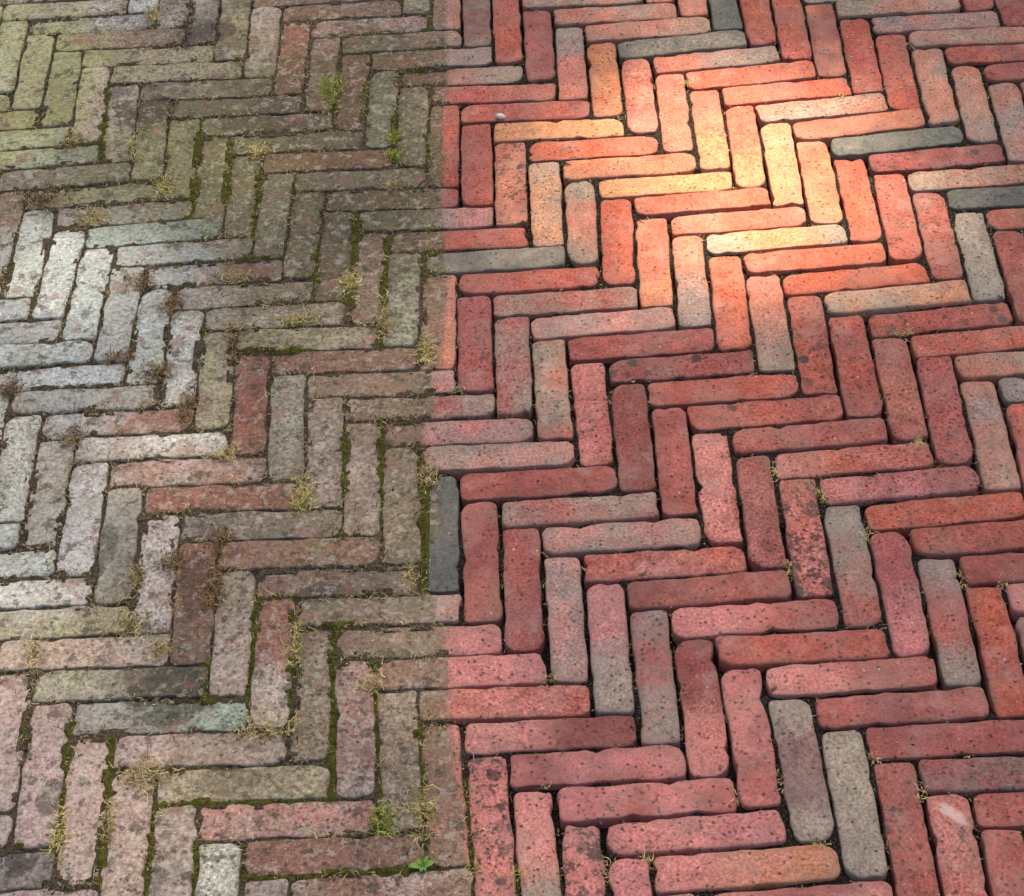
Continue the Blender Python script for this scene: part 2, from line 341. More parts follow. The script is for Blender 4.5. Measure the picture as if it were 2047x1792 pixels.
MAT_BRICK = brick_material()
MAT_JOINT = joint_material()
MAT_GROUND = ground_material()
MAT_PLANT = plant_material('dry_grass', 0.2)
MAT_MOSS = plant_material('moss_leaf', 0.15)
MAT_LEAF = plant_material('seedling_leaf', 0.3)
MAT_CROWN = plain('shade_tree_leaf', (0.03, 0.06, 0.015), (0.07, 0.11, 0.03), 4.0, 0.6)
MAT_BARK = plain('bark', (0.05, 0.04, 0.03), (0.14, 0.11, 0.08), 30.0, 0.9, 0.02)
MAT_PEBBLE = plain('white_stone', (0.55, 0.5, 0.44), (0.8, 0.77, 0.72), 300.0, 0.6)

# ---------------------------------------------------------------- mesh helpers
def mesh(name, verts, faces, mat, smooth=True):
    me = bpy.data.meshes.new(name)
    me.from_pydata([tuple(map(float, v)) for v in verts], [], faces)
    me.materials.append(mat)
    if smooth:
        me.polygons.foreach_set('use_smooth', [True] * len(me.polygons))
    me.update()
    return me

def add(name, me, parent=None, loc=(0, 0, 0), rot=(0, 0, 0)):
    o = bpy.data.objects.new(name, me)
    o.location = loc; o.rotation_euler = rot
    o.parent = parent
    COL.objects.link(o)
    return o

def fcol(me, name, arr):
    a = me.attributes.new(name, 'FLOAT_COLOR', 'POINT')
    a.data.foreach_set('color', np.asarray(arr, np.float32).ravel())

def fflt(me, name, arr):
    a = me.attributes.new(name, 'FLOAT', 'POINT')
    a.data.foreach_set('value', np.asarray(arr, np.float32).ravel())

def fvec(me, name, arr):
    a = me.attributes.new(name, 'FLOAT_VECTOR', 'POINT')
    a.data.foreach_set('vector', np.asarray(arr, np.float32).ravel())

def lin(r, g, b):
    f = lambda x: x / 12.92 if x <= 0.04045 else ((x + 0.055) / 1.055) ** 2.4
    return np.array([f(r / 255), f(g / 255), f(b / 255)])

_G = rng.random((256, 256))
def vnoise(x, y):
    x = np.asarray(x, float); y = np.asarray(y, float)
    xi = np.floor(x).astype(int); yi = np.floor(y).astype(int)
    fx = x - xi; fy = y - yi
    fx = fx * fx * (3 - 2 * fx); fy = fy * fy * (3 - 2 * fy)
    g = lambda a, b: _G[a % 256, b % 256]
    return (g(xi, yi) * (1 - fx) + g(xi + 1, yi) * fx) * (1 - fy) + (g(xi, yi + 1) * (1 - fx) + g(xi + 1, yi + 1) * fx) * fy

def fbm(x, y, o=3):
    s = 0; a = 1; t = 0
    for k in range(o):
        s = s + a * vnoise(x * 2 ** k + 17 * k, y * 2 ** k + 31 * k); t += a; a *= 0.55
    return s / t

# ---------------------------------------------------------------- what each brick is made of
PAL = {  # colours of the clay, or of clay under old grime
    'r': (166, 93, 87), 'p': (199, 127, 122), 'a': (190, 117, 99), 'o': (181, 95, 77), 'y': (200, 136, 103), 'g': (150, 137, 127), 'q': (192, 158, 152), 'm': (138, 108, 106),
    'd': (140, 76, 73), 'k': (98, 100, 97),
    't': (152, 140, 123), 'n': (133, 110, 93), 'b': (150, 98, 86), 'w': (222, 222, 221), 'v': (190, 171, 165),
    'e': (152, 160, 138), 'c': (160, 182, 172), 'l': (170, 165, 130), 's': (110, 108, 104), 'u': (98, 82, 70)}
PALL = {k: lin(*v) for k, v in PAL.items()}
# 'index: two clay colours, how they run (0 clouds, 1 along, 3 at the ends), dark spots 0-9, f = grime film of the cleaned edge'
LOOK = {
 'Bh': '-13:tl00 -12:tw00 -11:sw01 -10:nt00 -9:tl00 -8:tl00 -7:tu00 -6:su00 -5:tn10 -4:sn01 -3:br01 -2:tn01 -1:rr02f 0:gp01f 1:ro01f 2:gk00f 3:or01 4:rg00 5:pg01 6:dr00 7:dr06 8:ro02 9:ro04 10:rr02 11:op04 12:rp04 13:oo03 14:ro02 15:rd01 16:pr01',
 'Bv': '-13:lw00 -12:lw00 -11:tv00 -10:su10 -9:vt00 -8:sv00 -7:ul10 -6:lt00 -5:tn01 -4:nt01 -3:te00 -2:nt01 -1:sb02 0:vb05 1:te01 2:py00f 3:rr04 4:rg02 5:go04 6:rp03 7:dd01 8:rd01 9:rp01 10:dp03 11:op09 12:gr12 13:rp12 14:rg31 15:oo02 16:gr01',
 'Ah': '-9:nb00 -8:nb00 -7:nb01 -6:vb01 -5:gp02f -4:pg11f -3:pg10f -2:rp12f -1:ro02 0:yy00 1:oo02 2:oy00 3:yy00 4:oo00 5:po00 6:yg30 7:oo00 8:oo01 9:yg01 10:or06 11:op02 12:pg01 13:gg00',
 'Av': '-13:sw00 -12:sw00 -11:sv00 -10:vs10 -9:lu00 -8:vt01 -7:rb01 -6:vb02 -5:bb02 -4:te00 -3:tn01 -2:ro03f -1:ro03 0:pr06 1:gy03 2:pg30 3:oo01 4:oy00 5:pg11 6:oo02 7:pg11 8:ro06 9:or04 10:rp02 11:rr03 12:gp00 13:or04',
 'Zh': '-5:gp00 -4:gp00 -3:gp01 -2:pg01 -1:pg01 0:kg00 1:pg10 2:oo01 3:oo01 4:pg01 5:po00 6:kk00 7:rd05 8:pg01 9:kk00 10:po01',
 'Zv': '-8:te00 -7:te00 -6:pg00f -5:gd01 -4:or01 -3:rd02 -2:gp11 -1:yo01 0:rp00 1:op00 2:oy10 3:oy10 4:yy01 5:yo02 6:oo03 7:or02 8:rr03 9:gg01 10:rr02',
 'Yh': '0:gg00 1:gg00 2:gg01 3:gp01 4:gp01 5:pg01 6:od04 7:rd03 8:rr01',
 'Yv': '-4:pr00 -3:pr00 -2:pp00 -1:kk00 0:or01 1:or01 2:pd01 3:or02 4:od03 5:gp01 6:pg01 7:gp02 8:rd01',
 'Ch': '-12:ll00 -11:ll00 -10:ln10 -9:ec02 -8:ec01 -7:st01 -6:lt00 -5:tb01 -4:ec01 -3:vt02 -2:vb03 -1:tv02 0:tv02 1:tl02 2:nb01 3:pg01f 4:rg01f 5:pg02f 6:gp01f 7:rd01 8:rg02 9:gp01 10:op03 11:rd01 12:pr12 13:or02 14:pr12 15:rd03 16:rd02 17:rs03 18:rr03',
 'Cv': '-8:tn00 -7:tn01 -6:wt02 -5:ww02 -4:cw01 -3:vt02 -2:wl02 -1:we02 0:lt01 1:bd01 2:te01 3:tv02 4:vn02 5:nt04 6:kk00f 7:rd01 8:dr01 9:gp01 10:pg11 11:gr02 12:dp12 13:pr03 14:mg31 15:gg01 16:rr04 17:rp03 18:rr03',
 'Dh': '-7:nw00 -6:nw01 -5:nw01 -4:nv02 -3:lw01 -2:ww01 -1:tt01 0:vb11 1:wv01 2:vb02 3:bd01 4:st01 5:bn02 6:bs01 7:pg02f 8:gp11f 9:pp03f 10:op02f 11:pd13 12:pd03 13:pr03 14:pp04 15:py11 16:pr02 17:pr01',
 'Dv': '-4:ww00 -3:ww01 -2:ew00 -1:ew01 0:tv01 1:wv01 2:ts01 3:vw02 4:bu01 5:tv11 6:bv12 7:tn02 8:vb04 9:nt03 10:pp03f 11:pp08 12:pg13 13:pp08 14:pp04 15:pg01',
 'Eh': '-1:wc00 0:wc01 1:wc01 2:wv01 3:tl01 4:vq02 5:eu12 6:cs03 7:vn03 8:tl01 9:qp05 10:bn04 11:bv06 12:bn02',
 'Ev': '1:wv00 2:vv00 3:vv01 4:vv01 5:vq03 6:vq05 7:qv05 8:vs04 9:ew02 10:vs03 11:bn03',
 'Fh': '4:vv01 5:vv02 6:sk04 7:vv02 8:vt02',
 'Xh': '', 'Xv': '4:dd01 5:pd01 6:dp01', 'Fv': '', 'Gh': '', 'Gv': ''}
SPEC = {}
for key, txt in LOOK.items():
    for tok in txt.split():
        i, c = tok.split(':')
        if key[0] in 'XYZA' and int(i) > -7: c = c[:2].replace('p', 'a') + c[2:]
        SPEC[(key[0], key[1], int(i))] = c
STAIR = {'X': 4, 'Y': 3, 'Z': 2, 'A': 1, 'B': 0, 'C': -1, 'D': -2, 'E': -3, 'F': -4}
RST = {v: k for k, v in STAIR.items()}

def quad(j, i, t):
    x0 = i * W + j * L; y0 = -i * W + j * L
    if t == 'h':
        q = [(x0, y0), (x0 + L, y0), (x0 + L, y0 - W), (x0, y0 - W)]
        a, b = (0, 3), (1, 2)                 # its two short ends
    else:
        q = [(x0, y0 - W), (x0 + W, y0 - W), (x0 + W, y0 - W - L), (x0, y0 - W - L)]
        a, b = (0, 1), (3, 2)
    return np.array(q), a, b

def outline(l, w, rad, nl, ns, na):
    """rounded rectangle, counter-clockwise, corner radii differ"""
    pts = []
    C = [(l / 2, w / 2), (-l / 2, w / 2), (-l / 2, -w / 2), (l / 2, -w / 2)]
    for k in range(4):
        cx, cy = C[k]; r = rad[k]
        ox, oy = cx - math.copysign(r[0], cx), cy - math.copysign(r[1], cy)
        a0 = k * math.pi / 2
        for m in range(na + 1):
            a = a0 + m / na * math.pi / 2
            pts.append((ox + r[0] * math.cos(a), oy + r[1] * math.sin(a)))
        nx, ny = C[(k + 1) % 4]; r2 = rad[(k + 1) % 4]
        ex, ey = nx - math.copysign(r2[0], nx) * (k in (1, 3)), ny
        if k in (0, 2):   # long side
            ex = nx - math.copysign(r2[0], nx); ey = ny
        else:
            ex = nx; ey = ny - math.copysign(r2[1], ny)
        sx, sy = pts[-1]
        cnt = nl if k in (0, 2) else ns
        for m in range(1, cnt):
            f = m / cnt
            pts.append((sx + (ex - sx) * f, sy + (ey - sy) * f))
    return np.array(pts)

def brick_geometry(l, w, seed, fine=True, worn=1.0):
    r = random.Random(seed)
    rad = []
    for k in range(4):
        a = r.uniform(0.005, 0.012)
        if r.random() < 0.24 * worn: a = r.uniform(0.013, 0.021)
        rad.append((a * r.uniform(0.75, 1.5), a))
    pts = outline(l, w, rad, 15 if fine else 3, 3 if fine else 1, 4 if fine else 2)
    n = len(pts)
    if fine:
        nx = vnoise(pts[:, 0] * 45 + seed * 3.7, pts[:, 1] * 45 + seed * 1.3) - 0.5
        n2 = vnoise(pts[:, 0] * 160 + seed * 5.1, pts[:, 1] * 160 + seed * 2.9) - 0.5
        d = (0.0034 * nx + 0.0024 * n2) * (1.0 if worn > 0.9 else 1.35)
        for _ in range(r.choice((0, 1, 2, 3, 4))):
            kx = r.randrange(n); rr = r.uniform(0.003, 0.011)
            d -= r.uniform(0.0012, 0.0048) * np.exp(-((pts - pts[kx]) ** 2).sum(1) / (rr * rr))
        sgn = pts / np.array([l / 2, w / 2])
        m = np.abs(sgn); wgt = np.where(m[:, :1] > m[:, 1:], np.array([[1.0, 0.0]]), np.array([[0.0, 1.0]]))
        corner = (m.min(1) > 0.85)[:, None]
        wgt = np.where(corner, 0.7, wgt)
        pts = pts + np.sign(sgn) * wgt * d[:, None]
    re = r.uniform(0.0014, 0.0030) * (0.7 + 0.4 * worn)
    rings = [(0.0, -0.065), (0.0, -re * 1.25), (0.22 * re, -0.42 * re), (0.55 * re, -0.14 * re), (1.15 * re, 0.0), (1.5 * re + 0.0006, 0.0001), (re + 0.008, 0.0003)]
    if not fine:
        rings = [rings[0], rings[1], rings[3], rings[4]]
    V = []
    for k, (ins, z) in enumerate(rings):
        s = np.array([1 - ins / (l / 2), 1 - ins / (w / 2)])
        q = pts * s
        zz = np.full(n, z)
        if k >= 1:
            zz = zz + 0.0012 * (vnoise(q[:, 0] * 30 + seed, q[:, 1] * 30 + seed * 2) - 0.5)
            if fine and 1 <= k <= 4:
                zz = zz + 0.0012 * (vnoise(q[:, 0] * 120 + seed * 7, q[:, 1] * 120) - 0.5)
        V.append(np.column_stack([q, zz]))
    V = np.vstack(V)
    F = []
    for k in range(len(rings) - 1):
        for m in range(n):
            a = k * n + m; b = k * n + (m + 1) % n
            F.append((a, b, b + n, a + n))
    top = (len(rings) - 1) * n
    F.append(tuple(range(top, top + n)))
    return V, F

def brick_attrs(me, V, l, spec, seed):
    r = random.Random(seed * 31 + 5)
    A = PALL[spec[0]].copy(); B = PALL[spec[1]].copy()
    k = r.uniform(0.90, 1.10)
    A = A * k * np.array([1, r.uniform(.95, 1.06), r.uniform(.94, 1.06)])
    B = B * r.uniform(0.90, 1.10) * np.array([1, r.uniform(.95, 1.06), r.uniform(.94, 1.06)])
    n = len(V)
    mode = spec[2]
    film = 0.80 if spec.endswith('f') else (0.30 if spec[0] in 'tnbwvecsluq' or spec[1] in 'tnbwvecsluq' else 0.75)
    one = np.ones((n, 1))
    fcol(me, 'colA', np.hstack([one * A, one]))
    fcol(me, 'colB', np.hstack([one * B, one]))
    fcol(me, 'prm', np.tile([1.0 if mode == '1' else 0.0, 1.0 if mode == '3' else 0.0, 0.0, film], (n, 1)))
    fflt(me, 'spots', np.full(n, int(spec[3]) / 9.0))
    fflt(me, 'u', np.clip(V[:, 0] / l + 0.5, 0, 1))
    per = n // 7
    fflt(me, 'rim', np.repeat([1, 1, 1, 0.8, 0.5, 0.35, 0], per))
    fvec(me, 'loc', V + np.array([seed * 0.731 % 40, seed * 1.37 % 40, seed * 0.177 % 40]))

# ---------------------------------------------------------------- ground and pavement
ground = add('ground', mesh('ground', [(-120, -120, -.09), (120, -120, -.09), (120, 120, -.09), (-120, 120, -.09)], [(0, 1, 2, 3)], MAT_GROUND, False))
ground['kind'] = 'structure'; ground['label'] = 'bare soil around and below the brick paving'

placed = []          # every brick: (centre, angle, l, w) for the joints
inview, outer = [], []
for j in range(-15, 16):
    for i in range(-60, 61):
        for t in 'hv':
            q, ea, eb = quad(j, i, t)
            c0 = q.mean(0)
            if not (-2.2 < c0[0] < 2.7 and -2.7 < c0[1] < 2.2): continue
            q = warp(q)
            s = np.array([project(*x) for x in q])
            vis = not (s[:, 0].max() < -2 or s[:, 0].min() > 2049 or s[:, 1].max() < -2 or s[:, 1].min() > 1794)
            a = (q[ea[0]] + q[ea[1]]) / 2; b = (q[eb[0]] + q[eb[1]]) / 2
            wd = (np.linalg.norm(q[ea[0]] - q[ea[1]]) + np.linalg.norm(q[eb[0]] - q[eb[1]])) / 2
            (inview if vis else outer).append((j, i, t, (a + b) / 2, math.atan2(b[1] - a[1], b[0] - a[0]), np.linalg.norm(b - a), wd))
inview.sort(key=lambda b: -b[3][1])

# joints: one sheet of soil and sand, full and mossy on the uncleaned side, washed out on the cleaned side
MOSS = [(215,170,200,325),(485,0,478,120),(398,250,380,432),(460,285,450,400),(520,345,505,480),(665,80,655,235),(725,110,722,190),
 (788,150,788,260),(850,10,852,60),(640,385,628,560),(772,480,765,690),(480,703,620,703),(510,1210,500,1380),(585,1230,572,1455),
 (525,1195,600,1190),(668,1255,660,1590),(640,1252,700,1250),(748,1330,765,1610),(835,1440,852,1640),(305,1606,655,1598),
 (140,1440,122,1640),(222,1480,200,1770),(303,1620,290,1790),(398,1690,384,1790),(490,1752,900,1738),(935,1560,955,1770),(762,840,764,1010),
 (690,850,688,990),(842,900,845,1190),(385,520,560,514),(600,380,590,440),(715,430,700,600),(400,660,480,655),(505,700,520,640),(855,960,848,1190),
 (1038,1690,1050,1770),(70,1480,40,1690),(630,560,700,610),(415,1330,405,1420),(840,140,850,330),(860,420,858,540)]
MOSSW = [(at(a, b), at(c, d)) for a, b, c, d in MOSS]

def seg_dist(P, a, b):
    ab = b - a
    t = np.clip(((P - a) @ ab) / (ab @ ab), 0, 1)
    return np.linalg.norm(P - (a + t[:, None] * ab), axis=1)

def fine_axis(a, b, c, d, step):
    return np.concatenate([np.arange(a, b, 0.02), np.arange(b, c, step), np.arange(c, d, 0.02)])

def joint_sheet(xs, ys):
    nx, ny = len(xs), len(ys)
    gx, gy = np.meshgrid(xs, ys)
    P = np.column_stack([gx.ravel(), gy.ravel()])
    ins = np.full(len(P), 9.0)          # distance outside the nearest brick (negative: under it)
    for c, az, l, w in placed:
        i0, i1 = np.searchsorted(xs, (c[0] - .14, c[0] + .14)); k0, k1 = np.searchsorted(ys, (c[1] - .14, c[1] + .14))
        sel = (np.arange(k0, k1)[:, None] * nx + np.arange(i0, i1)[None]).ravel()
        if not len(sel): continue
        d = P[sel] - c
        x = d[:, 0] * math.cos(az) + d[:, 1] * math.sin(az); y = -d[:, 0] * math.sin(az) + d[:, 1] * math.cos(az)
        ins[sel] = np.minimum(ins[sel], np.maximum(np.abs(x) - l / 2, np.abs(y) - w / 2))
    ex = np.interp(P[:, 1], EY, EX)
    left = np.clip((ex + 0.012 - P[:, 0]) / 0.025 + 0.5, 0, 1)
    ml = np.zeros(len(P))
    for a, b in MOSSW:
        ml = np.maximum(ml, np.exp(-(seg_dist(P, a, b) / 0.0075) ** 2))
    big = fbm(P[:, 0] * 9, P[:, 1] * 9); fine = fbm(P[:, 0] * 110, P[:, 1] * 110)
    moss = np.clip(0.95 * ml + left * np.clip((fbm(P[:, 0] * 7 + 40, P[:, 1] * 7 + 9) - 0.54) * 2.0, 0, 0.5), 0, 1)
    spill = np.clip((fbm(P[:, 0] * 22 + 3, P[:, 1] * 22) - 0.42) * 4, 0, 1)
    zl = -0.0042 + 0.005 * (big - 0.5) + 0.010 * (fine - 0.5) + 0.003 * ml + 0.0036 * spill
    zr = -0.020 + 0.085 * np.clip(big - 0.47, 0, 1) * 2 + 0.007 * (fine - 0.5) + 0.012 * ml
    z = left * zl + (1 - left) * np.minimum(zr, -0.0045 + 0.006 * (fine - 0.5))
    z = np.where(ins < -0.009, np.minimum(z, -0.008), z)
    z = np.where(ins > 1.0, np.minimum(z, -0.006), z)
    idx = np.arange(nx * ny).reshape(ny, nx)
    a = idx[:-1, :-1].ravel(); b = idx[:-1, 1:].ravel(); c = idx[1:, 1:].ravel(); d = idx[1:, :-1].ravel()
    me = bpy.data.meshes.new('joint_soil')
    me.vertices.add(nx * ny); me.loops.add(4 * len(a)); me.polygons.add(len(a))
    me.vertices.foreach_set('co', np.column_stack([P, z]).astype(np.float32).ravel())
    me.loops.foreach_set('vertex_index', np.column_stack([a, b, c, d]).astype(np.int32).ravel())
    me.polygons.foreach_set('loop_start', np.arange(0, 4 * len(a), 4, dtype=np.int32))
    me.polygons.foreach_set('use_smooth', np.ones(len(a), bool))
    me.update(); me.validate()
    me.materials.append(MAT_JOINT)
    fflt(me, 'moss', moss); fflt(me, 'left', left)
    return me, P, z, moss, left, ins

def place(b, k):
    j, i, t, c, ang, l, w = b
    r = random.Random(k * 13 + 1)
    wn_ = np.interp(c[1], EY, EX)
    gap = (0.0047 if c[0] > wn_ else 0.0037) + r.uniform(-0.0012, 0.0020)
    zoff = r.gauss(0, 0.0013) if c[0] > wn_ else r.gauss(0, 0.0010)
    return l - gap - max(0, r.gauss(0, .0012)), w - gap * 1.03, zoff, r.gauss(0, 0.011), r.gauss(0, 0.005), ang + r.gauss(0, 0.006), c[0] > wn_

for k, b in enumerate(inview):
    l, w, zo, tx, ty, az, clean = place(b, k)
    placed.append((b[3], az, l, w))
sheet, JP, JZ, JM, JL, inside = joint_sheet(fine_axis(-2.25, -0.80, 1.30, 2.75, 0.0036), fine_axis(-2.75, -1.50, 0.85, 2.25, 0.0036))
pavement = add('brick_pavement', sheet)
pavement['kind'] = 'structure'
pavement['label'] = 'herringbone brick paving with soil and moss in its joints'

for k, b in enumerate(inview):
    j, i, t, c, ang, _, _ = b
    l, w, zo, tx, ty, az, clean = place(b, k)
    spec = SPEC.get((RST.get(j, '?'), t, i))
    if spec is None:
        spec = random.Random(k).choice(['tn01', 'vt01'] if not clean else ['rr01', 'pr01'])
    V, F = brick_geometry(l, w, k + 1, True, 1.0 if clean else 0.75)
    me = mesh('brick', V, F, MAT_BRICK)
    brick_attrs(me, V, l, spec, k + 1)
    add('brick', me, pavement, (c[0], c[1], zo), (tx, ty, az))

# the paving goes on beyond the frame: the rest of the bond, joined
OV, OF, OA = [], [], []
off = 0
for k, b in enumerate(outer):
    j, i, t, c, ang, _, _ = b
    l, w, zo, tx, ty, az, clean = place(b, 5000 + k)
    r = random.Random(9000 + k)
    spec = r.choice(['rr02', 'or01', 'rd02', 'pg01', 'gg00', 'op02', 'pr12', 'gp01', 'rp03']) if clean else r.choice(['tn00', 'vt01', 'tl01', 'wv01', 'nb01', 'vp02', 'st00'])
    V, F = brick_geometry(l, w, 5000 + k, False)
    A = PALL[spec[0]] * r.uniform(.88, 1.12); B = PALL[spec[1]] * r.uniform(.88, 1.12)
    n = len(V)
    ca, sa = math.cos(az), math.sin(az)
    G = np.column_stack([c[0] + V[:, 0] * ca - V[:, 1] * sa, c[1] + V[:, 0] * sa + V[:, 1] * ca, V[:, 2] + zo + V[:, 1] * tx])
    OV.append(G); OF += [tuple(x + off for x in f) for f in F]; off += n
    film = 0.3
    OA.append((np.tile([*A, 1], (n, 1)), np.tile([*B, 1], (n, 1)), np.tile([float(spec[2] == '1'), 0, 0, film], (n, 1)),
               np.full(n, int(spec[3]) / 9), np.clip(V[:, 0] / l + .5, 0, 1), V + np.array([k * .731 % 40, k * 1.37 % 40, 50])))
OV = np.vstack(OV)
me = mesh('outer_bricks', OV, OF, MAT_BRICK)
fcol(me, 'colA', np.vstack([a[0] for a in OA])); fcol(me, 'colB', np.vstack([a[1] for a in OA])); fcol(me, 'prm', np.vstack([a[2] for a in OA]))
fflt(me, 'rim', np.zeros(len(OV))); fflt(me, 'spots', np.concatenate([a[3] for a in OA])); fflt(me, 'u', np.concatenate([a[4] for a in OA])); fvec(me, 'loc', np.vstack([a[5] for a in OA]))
ob = add('outer_bricks', me, pavement)
ob['kind'] = 'stuff'

# ---------------------------------------------------------------- plants in the joints
frame = (inside < 0.02)
joint_idx = np.where(frame & (inside > -0.0035))[0]

def blades(spots, builder_cols, length, width, curl, lean, name, mat, seg=3):
    """thin curved strips rooted at the given points"""
    V, F, C = [], [], []
    for (x, y, z), col, ln, wd, dr, up in spots:
        p = np.array([x, y, z]); d = np.array([math.cos(dr) * (1 - up), math.sin(dr) * (1 - up), up])
        side = np.array([-math.sin(dr), math.cos(dr), 0.0])
        b = len(V)
        for s in range(seg + 1):
            f = s / seg
            ww = wd * (1 - 0.8 * f) / 2
            V.append(p - side * ww); V.append(p + side * ww); C += [col, col]
            d = d + np.array([rng.normal(0, curl), rng.normal(0, curl), rng.normal(-lean, curl * 0.6)])
            d = d / (np.linalg.norm(d) + 1e-6)
            p = p + d * ln / seg
            p[2] = max(p[2], min(z, 0.0) + 0.0015 * rng.random())
        for s in range(seg):
            a = b + 2 * s
            F.append((a, a + 1, a + 3, a + 2))
    me = mesh(name, V, F, mat)
    fcol(me, 'col', np.hstack([np.array(C), np.ones((len(C), 1))]))
    return me

# moss cushions along the joints, far too fine to count
sp = []
for q in joint_idx:
    m = JM[q]
    if m < 0.3 or fbm(JP[q, 0] * 40, JP[q, 1] * 40) < 0.50: continue
    for _ in range(int(m * 3 * rng.random() + 0.5)):
        x = JP[q, 0] + rng.normal(0, 0.0025); y = JP[q, 1] + rng.normal(0, 0.0025)
        g = rng.random()
        col = lin(*(np.array((74, 80, 24)) * (1 - g) + np.array((146, 150, 58)) * g))
        sp.append(((x, y, JZ[q]), col, rng.uniform(0.002, 0.005), 0.0014, rng.uniform(0, 6.28), rng.uniform(0.3, 0.9)))
moss = add('moss', blades(sp, None, 0, 0, 0.25, 0.05, 'moss', MAT_MOSS, 2))
moss['kind'] = 'stuff'; moss['label'] = 'bright green moss filling the joints of the uncleaned bricks'; moss['category'] = 'moss'

# loose straw and root hairs caught in the joints, both sides
sp = []
for q in joint_idx:
    lf = JL[q] > 0.5
    if rng.random() > (0.26 if lf else 0.05): continue
    if fbm(JP[q, 0] * 14, JP[q, 1] * 14 + 5) < (0.42 if lf else 0.50): continue
    for _ in range(rng.integers(2, 6)):
        g = rng.random()
        dark = lf and rng.random() < 0.4
        col = lin(*(np.array((48, 36, 24)) * (1 - g) + np.array((96, 76, 50)) * g)) if dark else lin(*(np.array((112, 92, 60)) * (1 - g) + np.array((226, 212, 164)) * g))
        z = max(JZ[q], -0.007)
        far = lf and not dark and rng.random() < 0.3
        sp.append(((JP[q, 0] + rng.normal(0, .014 if far else .005), JP[q, 1] + rng.normal(0, .014 if far else .005), z if dark or not lf else rng.uniform(0.0005 if far else -.001, .003)), col, rng.uniform(0.003, 0.006) if dark else rng.uniform(0.004, 0.014),
                   0.0028 if dark else 0.0014, rng.uniform(0, 6.28), rng.uniform(0.2, 0.8)))
straw = add('joint_litter', blades(sp, None, 0, 0, 0.5, 0.1, 'joint_litter', MAT_PLANT))
straw['kind'] = 'stuff'; straw['label'] = 'loose bits of straw and root hair caught in the brick joints'; straw['category'] = 'plant litter'

# loose grit, brick crumbs and seed husks lying about
GV, GF, GC = [], [], []
for _ in range(2600):
    u_, v_ = rng.uniform(-20, 2070), rng.uniform(-20, 1812)
    x, y = at(u_, v_)
    if fbm(x * 6 + 3, y * 6 + 8) < 0.40: continue
    lf = x < np.interp(y, EY, EX)
    s_ = rng.uniform(0.0006, 0.0015) * (1.6 if rng.random() < 0.07 else 1)
    k = rng.random()
    col = (200, 190, 170) if k < 0.35 else (150, 90, 75) if k < 0.55 else (60, 50, 42) if k < 0.85 else (176, 158, 112)
    col = lin(*col); b0 = len(GV); a_ = rng.uniform(0, 6.28); e_ = rng.uniform(0.6, 1.9)
    ca, sa = math.cos(a_), math.sin(a_)
    for px_, py_, pz_ in ((e_, 0, 0), (0, .8, .1), (-e_, .2, 0), (0, -.9, -.1), (.1, .1, .9), (0, 0, -.9)):
        GV.append((x + s_ * (px_ * ca - py_ * sa), y + s_ * (px_ * sa + py_ * ca), 0.0014 + s_ * pz_ * 0.8)); GC.append((*col, 1))
    GF += [(b0 + a, b0 + d, b0 + 4) for a, d in ((0, 1), (1, 2), (2, 3), (3, 0))] + [(b0 + d, b0 + a, b0 + 5) for a, d in ((0, 1), (1, 2), (2, 3), (3, 0))]
gm_ = mesh('grit', GV, GF, MAT_PLANT, False); fcol(gm_, 'col', GC)
grit = add('grit', gm_)
grit['kind'] = 'stuff'; grit['label'] = 'fine grit and brick crumbs scattered over the paving'; grit['category'] = 'grit'

PK = {  # straw colours of each sort of tuft, dark to light
    's': [(92, 74, 46), (190, 172, 118), (238, 226, 178)],
    'b': [(56, 38, 26), (136, 104, 72), (214, 188, 140)],
    'y': [(104, 92, 44), (204, 190, 116), (242, 232, 178)],
    'g': [(70, 86, 22), (158, 170, 60), (222, 224, 140)]}
def tuft(u, v, rx, ry, kind, label):
    c = at(u, v)
    sx = rx / FPX * 3.05 * 1.15; sy = ry / FPX * 3.05 * 1.4 * 1.15
    left = c[0] < np.interp(c[1], EY, EX)
    n = min(int(55 + 0.20 * rx * ry), 460) if left else min(int(14 + 0.05 * rx * ry), 60)
    sp = []
    P3 = [np.array(x, float) for x in PK[kind]]
    for _ in range(n):
        g = (rng.random() if left else rng.random() ** 0.6) * 2
        col = P3[0] * (1 - g) + P3[1] * g if g < 1 else P3[1] * (2 - g) + P3[2] * (g - 1)
        x = float(np.clip(rng.normal(0, 0.5), -0.95, 0.95)) * sx; y = float(np.clip(rng.normal(0, 0.5), -0.95, 0.95)) * sy
        if not left: x *= 0.8; y *= 0.8
        dr = rng.uniform(0, 6.28)
        ln = rng.uniform(0.007, 0.020) * (0.8 + 0.008 * min(rx + ry, 70))
        z = rng.uniform(-0.001, 0.005) if left else rng.uniform(-0.005, 0.002)
        wd = rng.uniform(0.0011, 0.0019) if left else rng.uniform(0.0010, 0.0015)
        sp.append(((x, y, z), lin(*col), ln, wd, dr, rng.uniform(0.12, 0.7) if kind != 'g' else rng.uniform(0.3, 0.9)))
    o = add('grass_tuft', blades(sp, None, 0, 0, 0.62, 0.14, 'grass_tuft', MAT_PLANT, 5), None, (c[0], c[1], 0))
    o['label'] = label; o['category'] = 'grass tuft'; o['group'] = 'tufts of grass and dry weed in the joints'
    return o

